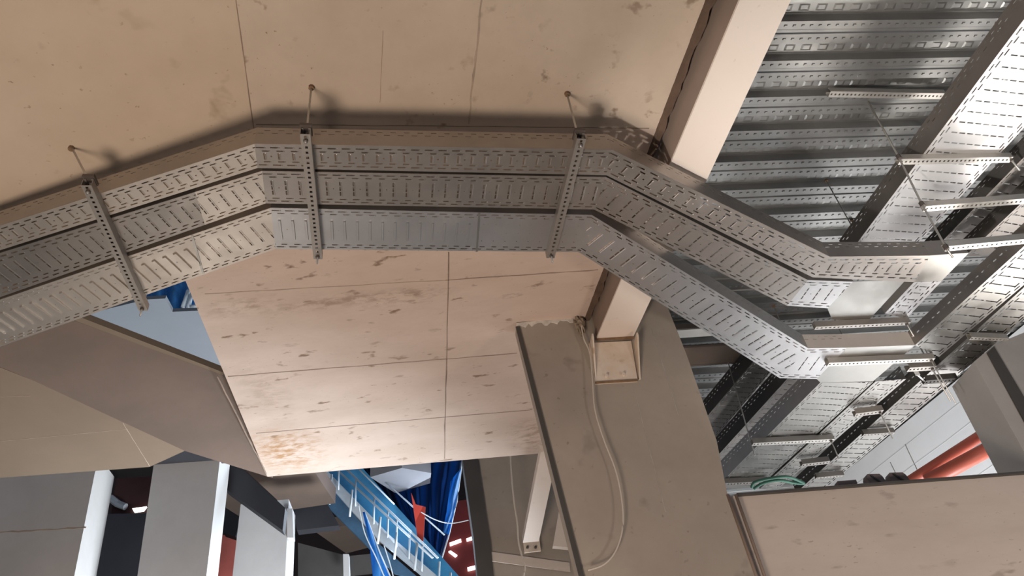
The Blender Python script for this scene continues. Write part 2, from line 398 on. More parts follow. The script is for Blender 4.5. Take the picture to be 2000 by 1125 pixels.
# pale trim lip along the upper edge of the band
bm = bmesh.new(); prism(bm, [PP(140, 624), PP(436, 733), PP(438, 728), PP(150, 617)], UP*0.045)
struct(bobj('trim_1', bm, mat('tan_lip', (0.17, 0.125, 0.085), 0.8, noise=0.1)))
# formwork joints
def gj(a, b, wd, m, par, h=H): groove('formwork_joint', P(*a, h), P(*b, h), wd, m, par)
gj((940, 0), (915, 242), 0.010, JOINTL, ceil1); gj((748, 60), (742, 200), 0.003, JOINTL, ceil1); groove('formwork_joint', K1-kd*1.5, K2, 0.005, JOINT, ceil1)
gj((500, 243), (1268, 250), 0.005, JOINT, ceil1)
gj((876, 492), (868, 896), 0.009, JOINT, ceil2)
gj((1168, 527), (870, 547), 0.007, JOINT, ceil2); gj((870, 547), (400, 574), 0.006, JOINTL, ceil2)
gj((1010, 690), (445, 735), 0.008, JOINT, ceil2); gj((1040, 800), (500, 846), 0.007, JOINT, ceil2)
gj((425, 735), (520, 925), 0.010, JOINT, ceil2)
gj((240, 826), (292, 910), 0.004, JOINTL, ceil4); gj((0, 862), (250, 838), 0.003, JOINTL, ceil4); gj((0, 775), (60, 773), 0.003, JOINTL, ceil4)
# ------------------------------------------------------------------ cream steel beam (coated box) into the pier
HB = 2.82
bl0, bl1 = P(1445, 0, HB), P(1165, 662, HB); br0, br1 = P(1545, 0, HB), P(1236, 660, HB)
def ext_to(p, q, dist): return p-(q-p).normalized()*dist
bl_b, br_b = ext_to(bl0, bl1, 4.0), ext_to(br0, br1, 4.0)
beam = emp('steel_beam', bl1, 'cream painted steel beam running from top of view down to the grey pier', 'beam')
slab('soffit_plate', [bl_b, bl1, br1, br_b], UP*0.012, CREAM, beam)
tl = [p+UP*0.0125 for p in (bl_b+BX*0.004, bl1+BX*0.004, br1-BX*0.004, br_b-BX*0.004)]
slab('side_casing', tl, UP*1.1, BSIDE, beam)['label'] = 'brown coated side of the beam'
# ragged mortar line between slab and beam side
bm = bmesh.new(); prev = None
a0 = P(1385, 0, H)-bdir*1.2; a1 = RwE
for i in range(90):
    p = line_at(a0, a1, i/89)+Vector((0, 0, -0.012))
    wdt = 0.008+random.uniform(0, 0.016); hh = random.uniform(0.010, 0.03)
    sec = [bm.verts.new(p+Vector((-0.02, 0, 0.02))), bm.verts.new(p+Vector((-0.006-wdt*.4, 0, -hh*.4))), bm.verts.new(p+Vector((wdt, 0, -hh*.5))), bm.verts.new(p+Vector((wdt+0.016, 0, 0.03)))]
    if prev:
        for q in range(4): bm.faces.new((prev[q], prev[(q+1) % 4], sec[(q+1) % 4], sec[q]))
    prev = sec
tag(bobj('mortar_bead', bm, CRUST), 'ragged dark mortar bead between ceiling slab and cream beam', 'mortar')
# end bracket of the beam: stiffened plate on the pier
brk = emp('beam_bracket', PW(1200, 745), 'cream bolted bracket plate under the beam end on the grey pier', 'bracket')
back = [PW(1150, 672), PW(1162, 751), PW(1245, 746), PW(1232, 668)]
slab('wall_plate', back, -BY*0.012, PLATEM, brk)
cap = [P(1150, 668, HB-0.003), P(1163, 662, HB-0.003), P(1239, 661, HB-0.003), P(1236, 674, HB-0.003)]
g0 = PW(1167, 672, 0); 
for px0, px1, top in ((1150, 1165, 668), (1236, 1240, 666)):
    a = PW(px0+2, top+2); bm = bmesh.new()
    dn = PW(px0+12, 742)
    prism(bm, [a, a-BY*0.10+UP*0.0, a-BY*0.10-UP*0.02, dn-BY*0.012, dn], BX*0.009); bobj('gusset', bm, PLATEM, brk)
bm = bmesh.new(); bar(bm, PW(1163, 664)-BY*0.012, PW(1237, 661)-BY*0.012, BY*0.02, UP*0.014); bobj('rusty_seat_edge', bm, RUST, brk)
bm = bmesh.new(); bar(bm, PW(1162, 750)-BY*0.013, PW(1245, 745)-BY*0.013, BY*0.014, UP*0.008); bobj('rusty_lower_edge', bm, RUST, brk)
for px, py in ((1184, 738), (1217, 735)):
    bm = bmesh.new(); c = PW(px, py); tube(bm, [c-BY*0.005, c-BY*0.030], 0.010, 6); bobj('bolt', bm, PLATEM, brk)
# ------------------------------------------------------------------ grey pier and the low wall right of it
pr = [PW(1008, 634), PW(1128, 622), PW(1170, 600), PW(1262, 583), PW(1300, 590), PW(1340, 690), PW(1400, 862), PW(1420, 962), PW(1480, 1130), PW(1560, 1300), PW(1178, 1300), PW(1130, 1122), PW(1068, 874)]
pier = slab('wall_centre', pr, BY*0.11, PIER); struct(pier)
bm = bmesh.new(); prism(bm, [PW(x, y)-BY*0.002 for x, y in ((1007, 640), (1015, 640), (1139, 1122), (1186, 1300), (1176, 1300), (1129, 1122))], -BY*0.010)
tag(bobj('edge_channel', bm, DARKG), 'dark steel edge channel down the left edge of grey pier', 'steel channel')
bm = bmesh.new(); pts = []
top = [PW(1008+i*6.2, 632-i*0.65) for i in range(19)]
bot = [PW(1008+i*6.2, 632-i*0.65+random.choice((3, 5, 7, 10))) for i in range(19)]
prism(bm, top+bot[::-1], -BY*0.008)
tag(bobj('plaster_smear', bm, PLASTER), 'ragged white plaster smear along the pier top', 'plaster')
groove('crack_line', PW(1272, 640), PW(1325, 812), 0.004, PALE, pier, n=-BY)
groove('crack_line', PW(1238, 760), PW(1300, 1000), 0.004, PALE, pier, n=-BY)
rw = [PW(1421, 965), PW(2001, 921), PW(2120, 912), PW(2120, 1260), PW(1540, 1260)]
wr = struct(slab('wall_right', [p+BY*0.03 for p in rw], BY*0.22, WALLR))
bm = bmesh.new(); bar(bm, PW(1440, 964)+BY*0.02, PW(2120, 912)+BY*0.02, BY*0.03, UP*0.012); struct(bobj('trim_2', bm, DARKG))
wb = emp('wall_conduit', PW(1480, 1125), 'pair of grey conduits side by side down the corner between pier and low wall', 'conduit')
for k in (0, 16):
    bm = bmesh.new(); tube(bm, [PW(1421+k, 966)-BY*0.0, PW(1479+k, 1130)-BY*0.0, PW(1540+k, 1300)], 0.009, 10); bobj('conduit_tube', bm, BSIDE, wb, True)
# rag of mortar beside the beam end
bm = bmesh.new(); bmesh.ops.create_icosphere(bm, subdivisions=4, radius=1)
c = PW(1131, 640)-BY*0.02
for v in bm.verts:
    k = 1+0.22*math.sin(v.co.x*7+v.co.z*5)+0.14*math.sin(v.co.z*13+v.co.y*9)+random.uniform(-.04, .04)
    v.co = Vector((v.co.x*0.030*k, v.co.y*0.028*k, v.co.z*0.068*k))+c
tag(bobj('mortar_lump', bm, mat('mortar_lump', (0.36, 0.29, 0.21), 0.95, noise=0.5, nscale=30, bump=0.8)), 'crumbly tan mortar lump beside the beam bracket', 'mortar')
def cable(name, pxs, r, m, label, cat='cable', dep=-0.012, grp=None):
    bm = bmesh.new(); tube(bm, spline([PW(x, y, dep) for x, y in pxs]), r, 8)
    return tag(bobj(name, bm, m, None, True), label, cat, grp)
cable('power_cable', [(1134, 626), (1140, 660), (1152, 690), (1157, 740), (1162, 800), (1180, 860), (1203, 920), (1215, 980), (1216, 1030), (1203, 1075), (1180, 1102), (1148, 1114)], 0.0048, CABLE, 'grey cable hanging in a loop down the face of grey pier', dep=-0.045)
# ------------------------------------------------------------------ profiled steel deck above
HD = 3.97
D0 = P(1380, -260, HD)
fx = BX.copy(); fy = BY.copy()
P_ = 0.272
o0 = P(1700, 30, HD); base_y = o0.dot(fy)
prof = [(0.0, 0.0), (0.055, 0.0), (0.062, 0.008), (0.080, 0.008), (0.087, 0.0), (0.150, 0.0), (0.170, 0.050), (0.178, 0.058), (0.250, 0.058), (0.256, 0.050)]
y_lo = base_y-1.6; n_per = 36
x_lo, x_hi = 0.9, 7.0
rows_y = []
for k in range(n_per):
    for (a, z) in prof: rows_y.append((y_lo+k*P_+a, z))
bm = bmesh.new()
va = [bm.verts.new(fx*x_lo+fy*yy+UP*(HD+Z0+z)) for yy, z in rows_y]; vb = [bm.verts.new(fx*min(x_hi, 6.9-0.30*max(0.0, yy-3.0))+fy*yy+UP*(HD+Z0+z)) for yy, z in rows_y]
for i in range(len(va)-1): bm.faces.new((va[i], vb[i], vb[i+1], va[i+1]))
deck = bobj('steel_deck', bm, DECKM); tag(deck, 'profiled galvanised steel deck overhead at right with rows of dimples', 'steel deck')
s = deck.modifiers.new('t', 'SOLIDIFY'); s.thickness = 0.002; s.offset = 1
# embossed dimples in the crests, boxes in the troughs
bm = bmesh.new()
def pyr(c, lx, ly, hz):
    q = [c+fx*(sx*lx)+fy*(sy*ly) for sx, sy in ((-1, -1), (1, -1), (1, 1), (-1, 1))]
    t = [c+fx*(sx*lx*.6)+fy*(sy*ly*.6)-UP*hz for sx, sy in ((-1, -1), (1, -1), (1, 1), (-1, 1))]
    a = [bm.verts.new(p) for p in q]; b = [bm.verts.new(p) for p in t]
    bm.faces.new(b)
    for i in range(4): bm.faces.new((a[i], a[(i+1) % 4], b[(i+1) % 4], b[i]))
for k in range(0, 22):
    yb = y_lo+k*P_
    for j in range(95):
        xx = 1.0+j*0.055
        if xx > 4.6 and k < 12: break
        for a in (0.028, 0.118): pyr(fx*(xx+(0.02 if a > .1 else 0))+fy*(yb+a)+UP*(HD+Z0), 0.010, 0.007, 0.006)
        if j % 2 == 0: pyr(fx*xx*1.0+fy*(yb+0.214)+UP*(HD+Z0+0.058), 0.034, 0.022, 0.0025)
o = bobj('embossed_dimples', bm, DECKM, deck); o['kind'] = 'stuff'
# ------------------------------------------------------------------ the three main tray runs
NA = [(-70, 463), (497, 281), (1195, 292), (1620, 501), (1817, 499)]
FA = [(-70, 511), (503, 328), (1184, 342), (1587, 541.5), (1785, 551)]
NB = [(-70, 516), (512, 334), (1184, 346), (1578, 547), (1666, 550)]
FB = [(-70, 605), (519, 397), (1160, 409), (1537, 597), (1616, 602)]
NC = [(-70, 609), (529, 406), (1156, 420), (1578, 680), (1654, 679)]
FC = [(-70, 702), (538, 486), (1130, 492), (1523, 738.5), (1595, 740)]
pA = pat_box(0.13); pB = pat_cross(0.2); pBr = pat_cross(0.2, emb=0.0014)
def stretch(p, k): return (p[0]*k, p[1], [(a*k, b*k, c, d) for a, b, c, d in p[2]], [(a*k, b*k, c, d, e) for a, b, c, d, e in p[3]])
pC = pat_cross(0.28, wide=0.007, emb=0.0015); pCr = pat_cross(0.28, 0.3, 0.72, slot=False, emb=0.007, wide=0.007); pCd = pat_dots(0.28)
def seg(N_, F_, i): return ((N_[i], N_[i+1]), (F_[i], F_[i+1]))
def cut(a, b, k): return (a[0]+(b[0]-a[0])*k, a[1]+(b[1]-a[1])*k)
def at_x(a, b, x): return (x, a[1]+(b[1]-a[1])*(x-a[0])/(b[0]-a[0]))
gA, gB, gC = 'upper narrow tray run', 'middle tray run', 'lower wide tray run'
tray(*seg(NA, FA, 0), HT, pA, GALVW, 'narrow box-slotted cable tray sloping down to left edge, nearest the ceiling', gA, flm=GALV)
tray(*seg(NA, FA, 1), HT, pA, GALV, 'narrow box-slotted cable tray, straight middle length across both hangers', gA)
tray(*seg(NA, FA, 2), HT, stretch(pA, 1.4), GALV, 'narrow box-slotted cable tray descending right beneath the cream beam', gA)
tray(*seg(NA, FA, 3), HT, stretch(pA, 1.25), GALV, 'short narrow pale tray length ending at the plain corner sheet', gA)
xb = (381, 398)
c0, c1 = at_x(NB[0], NB[1], 381), at_x(FB[0], FB[1], 400)
tray((NB[0], c0), (FB[0], c1), HT, pB, GALV, 'middle cable tray at far left, dark with dashed cross slots', gB)
tray((c0, NB[1]), (c1, FB[1]), HT, pBr, GALVW, 'short lighter piece of middle cable tray just before the left bend', gB)
tray(*seg(NB, FB, 1), HT, pB, GALV, 'middle dark cable tray, straight length across both hangers', gB)
tray(*seg(NB, FB, 2), HT, stretch(pBr, 1.4), GALV, 'middle brown-grey cable tray descending to the right with dashed cross slots', gB)
tray(*seg(NB, FB, 3), HT, stretch(pat_cross(0.2, emb=0), 1.3), GALVB, 'short middle tray piece running into the plain shiny sheet', gB)
c0, c1 = at_x(NC[0], NC[1], 374), at_x(FC[0], FC[1], 397)
tray((NC[0], c0), (FC[0], c1), HT, pat_cross(0.28, 0.3, 0.72, slot=False, emb=0.008, wide=0.010), GALVW, 'wide pale ribbed cable tray at far left, lowest of the three runs', gC)
tray((c0, NC[1]), (c1, FC[1]), HT, pC, GALVW, 'bright shiny wide tray piece just before the left bend', gC)
c0, c1 = at_x(NC[1], NC[2], 936), at_x(FC[1], FC[2], 930)
tray((NC[1], c0), (FC[1], c1), HT, pCr, GALVB, 'wide blue-grey ribbed tray, middle length left of the seam', gC)
tray((c0, NC[2]), (c1, FC[2]), HT, pCd, GALVB, 'wide blue-grey dotted tray between the seam and the right bend', gC)
tray(*seg(NC, FC, 2), HT, stretch(pC, 1.5), GALVB, 'wide blue-grey slotted tray descending right, below the other two runs', gC)
tray(*seg(NC, FC, 3), HT, stretch(pat_cross(0.28, emb=0), 1.4), GALVB, 'short wide pale tray piece ahead of the lower plain corner sheet', gC, flm=GALVP)
# seams (joint plates) on bottoms
def jplate(a, b, h, label):
    A, B = P(*a, h), P(*b, h); d = (B-A).normalized(); n = Vector((-d.y, d.x, 0))
    bm = bmesh.new(); bar(bm, A-UP*0.002, B-UP*0.002, n*0.010, UP*0.003); tag(bobj('joint_strip', bm, GALVS), label, 'joint strip')
jplate((936, 416), (931, 491), HT, 'thin joint seam across the wide blue-grey tray')
jplate((375, 459), (397, 534), HT, 'thin joint seam across the wide pale tray at left')
# ------------------------------------------------------------------ trapeze hangers
def channel(parent, a, b, wd, ht, m, hole=True, nm='strut'):
    """upturned slotted channel from a to b (points on the middle of its underside)"""
    d = (b-a); L = d.length; d.normalize(); n = Vector((-d.y, d.x, 0)).normalized()
    root = None
    pt = (0.028, wd, [(0.008, 0.020, wd*0.36, wd*0.64)] if hole else [], [])
    bm = perf(a-n*wd/2, d, n, -UP, L, wd, wd, pt)
    r = pobj(nm, bm, m, parent, 0.002)
    for s_ in (-1, 1):
        bm = bmesh.new(); bar(bm, a+n*s_*wd/2+UP*ht/2, b+n*s_*wd/2+UP*ht/2, n*0.002, UP*ht)
        bar(bm, a+n*s_*(wd/2-0.005)+UP*ht, b+n*s_*(wd/2-0.005)+UP*ht, n*0.010, UP*0.002); bobj('channel_side', bm, m, r)
    return r
def rod(parent, p, ztop, tail=0.05, r=0.005, lean=(0, 0), wash=True, ht=0.041):
    bm = bmesh.new(); t = Vector((p.x+lean[0], p.y+lean[1], ztop)); tube(bm, [p-UP*tail, p+UP*ht, t], r, 8)
    o = bobj('threaded_rod', bm, ROD, parent, True)
    bm = bmesh.new(); tube(bm, [p-UP*0.012, p-UP*0.002], 0.010, 6); bobj('nut', bm, NUT, o)
    bm = bmesh.new(); tube(bm, [p+UP*(ht+0.002), p+UP*(ht+0.012)], 0.011, 6); bobj('nut', bm, NUT, o)
    if wash:
        bm = bmesh.new(); tube(bm, [t-UP*0.016, t-UP*0.0], 0.013, 8); bobj('ceiling_anchor', bm, RUST, o)
    return o
HS = HT-0.043
def trapeze(a, b, h, label, zt, m=STRUT, wd=0.041, ht=0.041, near=True, far=True, lean=(0, 0), tail=0.05, grp='trapeze hangers under the main trays', hole=True, r=0.005, clipb=True, inset=0.03):
    A, B = P(*a, h), P(*b, h); root = emp('trapeze_hanger', A, label, 'hanger', grp)
    channel(root, A, B, wd, ht, m, hole)
    d = (B-A).normalized()
    if near:
        q = A+d*inset; rod(root, q, zt, tail*.4, r, lean, ht=ht)
        if clipb:
            bm = bmesh.new(); bar(bm, A+UP*(ht+0.012)-d*0.012, A+UP*(ht+0.012)+d*0.045, Vector((-d.y, d.x, 0))*(wd+0.008), UP*0.016); bobj('clamp', bm, NUT, root)
    if far: rod(root, B-d*inset*0.7, zt, tail, r, ht=ht)
    return root
zc = H+Z0
trapeze((596, 262), (621, 506), HS, 'perforated strut hanger crossing trays right of the left bend', zc)
trapeze((1136, 271), (1075, 504), HS, 'perforated strut hanger crossing trays just left of the right bend', zc, lean=(0.0, -0.0))
o = trapeze((168, 362), (280, 607), HS, 'perforated strut hanger at far left with leaning rod', fac(P(145, 267, H)).z, lean=(P(145, 267, H)-P(170, 370, HS)).to_2d()[:])
# ------------------------------------------------------------------ right side: sheets, corner pieces, diagonal trays
def flat(name, px, h, m, label, cat='metal sheet', th=0.0015, grp=None):
    return tag(slab(name, [P(x, y, h) for x, y in px], UP*th, m), label, cat, grp)
flat('corner_sheet', [(1817, 499), (1892, 494), (1839, 549), (1785, 551)], HT, GALVS, 'plain pale corner sheet where the narrow tray turns upward right')
flat('corner_sheet', [(1666, 550), (1769, 547), (1696, 626), (1625, 624), (1616, 602)], HT, GALVS, 'plain mirror-like sheet with cloudy reflection at centre of the tray junction')
flat('corner_sheet', [(1654, 679), (1787, 674), (1705, 745), (1602, 747), (1595, 740)], HT, GALVS, 'plain sheet behind the strut at lower tray corner')
# upright plain flange sheet of C corner and A corner
def upright(pa, pb, h, ht, m, label, th=0.002):
    A, B = P(*pa, h), P(*pb, h); d = (B-A).normalized(); n = Vector((-d.y, d.x, 0))
    bm = bmesh.new(); bar(bm, A+UP*ht/2, B+UP*ht/2, n*th, UP*ht); return tag(bobj('flange_sheet', bm, m), label, 'metal sheet')
upright((1654, 679), (1787, 674), HT, FH, GALVP, 'plain upright flange sheet above the lower tray corner')
upright((1817, 499), (1892, 494), HT, FH, GALV, 'plain dark upright flange at the narrow tray corner')
pL = pat_ladder(0.5); pL3 = pat_ladder(0.3, 3)
gD = 'diagonal trays running away at right'
# A diagonal, going on from its corner sheet toward lower left
tray(((1785, 551), (1728, 612)), ((1839, 549), (1770, 622)), HT, pat_box(0.13), GALVB, 'short narrow diagonal tray below the pale corner sheet', gD, flm=STRUT)
# C diagonal, up right
tray(((1787, 674), (2060, 426)), ((1834, 697), (2060, 505)), HT, pat_ladder(0.24, 2), GALVS, 'bright slotted diagonal tray rising to right edge from lower corner', gD, flm=GALV, flp=PFL1)
# D diagonal, long narrow flange, its shade put in by dark steel
tray(((1555, 962), (2060, 507)), ((1612, 955), (2060, 571)), HT+0.01, pat_ladder(0.22, 2), GALVS, 'long pale diagonal tray with a dark slotted flange, furthest right', gD, flm=DARKG, flp=PFL1)
# ladder 2, lower centre
tray(((1602, 747), (1395, 955)), ((1705, 746), (1480, 953)), HT+0.006, pat_ladder(0.55, 8), GALVS, 'wide bright slotted tray descending left beneath the lower corner sheet', gD, fl=0.15, flm=GALV)
tray(((1710, 745), (1484, 955)), ((1770, 740), (1520, 955)), HT+0.003, pat_box(0.15), GALVS, 'narrow pale tray alongside the wide bright tray at lower centre', gD, nearfl=True)
# ladder 1, upper right
HL = 3.33
tray(((1655, 500), (2040, -16)), ((1770, 500), (2040, 205)), HL, pat_ladder(0.52, 7), GALVL, 'wide bright cross-slotted tray rising to upper right corner', gD, fl=0.15, flm=GALV)
tray(((1812, 500), (2060, 245)), ((1870, 500), (2060, 318)), HL+0.05, pat_ladder(0.3, 3), GALV, 'dark slotted tray right of the wide bright tray', gD, flm=DARKG)  # dark flange steel stands in for shade, here and on the next tray
tray(((1885, 500), (2060, 335)), ((1945, 500), (2060, 395)), HL-0.1, pat_ladder(0.3, 3), GALV, 'second dark slotted tray near right edge above the struts', gD, flm=DARKG)
# trays behind C, lower left of the junction; dark steel paints the flange shade
tray(((1500, 672), (1350, 850)), ((1535, 690), (1385, 870)), 3.45, pat_ladder(0.3, 3), GALV, 'shadowed slotted tray beyond the pier, leftmost of the dark pair', gD, fl=0.16, flm=DARKG)
tray(((1560, 715), (1370, 925)), ((1600, 730), (1420, 925)), 3.2, pat_ladder(0.34, 3), GALV, 'shadowed tray with glinting slots beside the wide bright tray', gD, fl=0.16, flm=DARKG)
# struts on the right
gS = 'struts under the right-hand trays'
HDZ = HD+Z0
trapeze((1757, 316), (1975, 312), HL-0.043, 'strut hanger crossing the wide bright tray at upper right', HDZ, STRUTL, ht=0.041, wd=0.045, tail=0.10, grp=gS, near=False, far=True, r=0.006, inset=0.0)
trapeze((1806, 408), (2040, 390), HL-0.34, 'middle strut hanger of the three reaching the right edge', HDZ, STRUTL, wd=0.045, tail=0.08, grp=gS, near=False, far=False)
trapeze((1848, 486), (2060, 466), HS, 'lowest strut hanger reaching right edge above the corner sheet', HDZ, STRUTL, wd=0.041, tail=0.2, grp=gS, near=False, far=False, r=0.006, inset=0.0)
trapeze((1592, 641), (1777, 632), HS+0.0, 'thin strut between the cloudy sheet and the lower corner', HDZ, STRUT, wd=0.03, tail=0.10, grp=gS, near=False, r=0.004)
trapeze((1617, 712), (1824, 703), HS, 'bright strut hanger across the lower corner sheet', HDZ, STRUTL, wd=0.041, tail=0.34, grp=gS, near=False, r=0.004)
trapeze((1470, 868), (1628, 860), HS, 'strut hanger across the wide bright tray at lower centre', HDZ, STRUTL, wd=0.045, tail=0.16, grp=gS, near=False, r=0.005)
trapeze((1413, 946), (1500, 942), HS, 'strut end beside the grey pier above the low wall', HDZ, STRUT, wd=0.045, near=False, far=False, grp=gS)
trapeze((1670, 811), (1724, 804), HS-0.02, 'short dark strut under the dark-flanged tray, middle of three', HDZ, STRUT, wd=0.05, tail=0.22, near=False, grp=gS, r=0.005)
trapeze((1774, 722), (1826, 719), HS-0.02, 'short dark strut under the dark-flanged tray, highest of three', HDZ, STRUT, wd=0.05, tail=0.26, near=False, grp=gS, r=0.005)
trapeze((1566, 909), (1620, 903), HS-0.02, 'short dark strut under the dark-flanged tray, lowest of three', HDZ, STRUT, wd=0.05, near=False, far=False, grp=gS)
trapeze((1686, 850), (1747, 846), HS, 'thin pale strut crossing the furthest right tray', HDZ, STRUT, wd=0.03, near=False, far=False, grp=gS)
trapeze((1594, 934), (1648, 929), HS, 'thin grey strut just above the low wall', HDZ, STRUT, wd=0.03, near=False, far=False, grp=gS)
trapeze((1806, 747), (1868, 742), HS-0.03, 'dark strut with rounded end over the white wall', HDZ, DARKG, wd=0.05, near=False, far=False, grp=gS)
trapeze((1895, 661), (1968, 664), HS, 'thin strut near the right edge above the dark column', HDZ, STRUTL, wd=0.03, near=False, far=False, grp=gS)
# white flat bracket
A, B = P(1793, 733, HT-0.05), P(1812, 750, HT-0.05)
bm = bmesh.new(); bar(bm, A, B, Vector((0.03, 0.02, 0)), UP*0.006); bar(bm, A, A+UP*0.05, Vector((0.03, 0, 0)), Vector((0, 0.006, 0)))
tag(bobj('angle_bracket', bm, WHITEW), 'small white angle bracket on the dark-flanged tray', 'bracket')
# loose rods and single struts fixed to the deck
st = emp('deck_strut', P(1620, 180, HD-0.08), 'short slotted strut fixed under the deck above the long rod', 'strut')
channel(st, P(1620, 184, HD-0.06), P(1845, 188, HD-0.06), 0.045, 0.041, STRUTL, True)
def lrod(a, b, h0, h1, label, r=0.005):
    bm = bmesh.new(); tube(bm, [P(*a, h0), P(*b, h1)], r, 8); tag(bobj('threaded_rod', bm, ROD, None, True), label, 'rod', 'loose threaded rods')
A = P(1695, 198, HD); 
pts = [A, P(1755, 306, HL-0.045), P(1800, 398, HL-0.345), P(1847, 482, HS), P(1861, 503, HS-0.07)]
bm = bmesh.new(); tube(bm, pts, 0.006, 8); o = tag(bobj('threaded_rod', bm, ROD, None, True), 'long threaded rod linking the left ends of the three right struts', 'rod', 'loose threaded rods')
for q in pts[1:4]:
    bm = bmesh.new(); tube(bm, [q-UP*0.02, q+UP*0.012], 0.014, 6); bobj('nut', bm, NUT, o)
lrod((1412, 672), (1474, 890), 3.9, 2.56, 'thin rod hanging beyond the pier down past the wide bright tray')
lrod((1739, 903), (1752, 930), 2.7, 2.5, 'thin rod over the white wall, left one above the low wall', 0.004)
lrod((1768, 868), (1797, 930), 2.8, 2.4, 'thin rod over the white wall, right one near red pipes', 0.004)
lrod((1905, 663), (1960, 760), 2.75, 2.5, 'pale rod passing the left corner of dark column', 0.004)
# ------------------------------------------------------------------ beyond: beams under the deck, white wall, pipes, column
ib = emp('steel_joist', P(1400, 670, 3.75), 'brown steel joist under the deck behind the grey pier', 'beam')
jd = BX
def joist(px, py, h, wd, ht, m, nm):
    c = P(px, py, h); bm = bmesh.new(); bar(bm, c-jd*1.2, c+jd*1.7, BY*wd, UP*ht); bobj(nm, bm, m, ib)
joist(1420, 690, 3.62, 0.26, 0.02, BSIDE, 'bottom_flange'); joist(1420, 690, 3.75, 0.02, 0.22, BSIDE, 'web')
ib2 = emp('steel_joist', P(1400, 640, 3.4), 'pale steel angle ledge just right of the grey pier top', 'beam')
c0_, c1_ = P(1290, 654, 3.3), P(1440, 644, 3.3)
bm = bmesh.new(); bar(bm, c0_, c1_, BY*0.10, UP*0.012); bobj('ledge_plate', bm, STRUTL, ib2)
bm = bmesh.new(); bar(bm, c0_+BY*0.05+UP*0.06, c1_+BY*0.05+UP*0.06, BY*0.012, UP*0.12); bobj('upstand', bm, BSIDE, ib2)
# white side wall
wa = Vector((4.95, 6.2, 0)); wdv = Vector((math.cos(R(110.2)), math.sin(R(110.2)), 0))
sw = struct(slab('wall_far', [wa-wdv*1.2, wa+wdv*7, wa+wdv*7+UP*(HDZ-0.02), wa-wdv*1.2+UP*(HDZ-0.02)], Vector((0.3, 0.15, 0)), WHITEW))
def on_side(px, py):
    nn = Vector((wdv.y, -wdv.x, 0)); r = ray(px, py); q = r*(nn.dot(wa)/nn.dot(r)); return q+Vector((0, 0, EYE))
wn = -Vector((wdv.y, -wdv.x, 0))
if wn.dot(Vector((-1, 0, 0))) < 0: wn = -wn
for i in range(9):
    z = 3.9+i*0.24
    groove('course_line', wa-wdv*1.1+UP*z, wa+wdv*6.5+UP*z, 0.010, mat('course_grey', (0.55, 0.56, 0.57), 0.9) if i == 0 else bpy.data.materials['course_grey'], sw, n=wn)
# red pipes
def pipe(a, b, ya, r, label, cp=None):
    A = PW(*a, ya); B = PW(*b, ya-0.25); dd = B-A
    root = emp('red_pipe', A, label, 'pipe', 'red sprinkler pipes')
    bm = bmesh.new(); tube(bm, [A-dd*0.4, B+dd*0.15], r, 24); bobj('pipe_barrel', bm, REDP, root, True)
    if cp:
        c = line_at(A, B, cp); dn = dd.normalized(); bm = bmesh.new(); tube(bm, [c-dn*0.035, c+dn*0.035], r*1.22, 24); tube(bm, [c-dn*0.03+UP*r*1.3, c+dn*0.03+UP*r*1.3], 0.012, 8); bobj('coupling', bm, REDP, root, True)
pipe((1815, 916), (1968, 817), 1.35, 0.042, 'upper thinner red pipe with coupling rising behind dark column', 0.8)
pipe((1862, 914), (1990, 845), 1.22, 0.055, 'lower thicker red pipe above the low wall')
# dark-edged concrete column upper right of the low wall
pc = [PW(1902, 707, 0.15), PW(1943, 673, 0.15), PW(2120, 600, 0.15), PW(2120, 1080, 0.15), PW(2010, 900, 0.15)]
clm = emp('concrete_column', PW(1950, 800, 0.15), 'blurred grey concrete column with dark stripe at right edge', 'column')
slab('column_face', pc, BY*0.3, mat('column_grey', (0.40, 0.38, 0.36), 0.8, noise=0.1), clm)
slab('dark_stripe', [PW(1927, 690, 0.147), PW(1940, 678, 0.147), PW(2060, 880, 0.147), PW(2030, 880, 0.147)], -BY*0.01, DARKG, clm)  # dark strip standing on the column face
# clips on the low wall
for i, (px, py, w_) in enumerate(((1715, 943, 34), (1760, 940, 36))):
    g = emp('wall_clip', PW(px, py, 0.05), ('left', 'right')[i]+' of two dark rounded clips standing on the low wall', 'clip', 'dark clips on the low wall')
    a = PW(px-w_/2, py, 0.08); b = PW(px+w_/2, py-1, 0.08)
    bm = bmesh.new(); q = UP*0.055
    prism(bm, [a, b, b+q*0.7-(b-a)*0.08, b+q-(b-a)*0.2, a+q+(b-a)*0.1, a+q*0.6], BY*0.06); bobj('clip_body', bm, PURP, g)
    bm = bmesh.new(); bar(bm, a+(b-a)*0.25+q*0.8-BY*0.004, a+(b-a)*0.6+q*0.05-BY*0.004, (b-a)*0.12, BY*0.006); bobj('clip_tongue', bm, BLACK, g)
bm = bmesh.new(); bar(bm, PW(1634, 947, 0.08), PW(1670, 944, 0.08), BY*0.05, UP*0.022); tag(bobj('wall_clip', bm, PURP), 'low brown packer on the low wall left of the clips', 'clip')
# green hose
bm = bmesh.new(); tube(bm, spline([P(1468, 952, 2.56), P(1474, 942, 2.58), P(1500, 935, 2.58), P(1535, 931, 2.58), P(1556, 937, 2.58), P(1570, 944, 2.56), P(1550, 943, 2.57), P(1520, 938, 2.57), P(1490, 944, 2.57), P(1472, 955, 2.55)]), 0.013, 8)
tag(bobj('green_hose', bm, GREENH, None, True), 'loop of green hose lying above the low wall by the pier', 'hose')
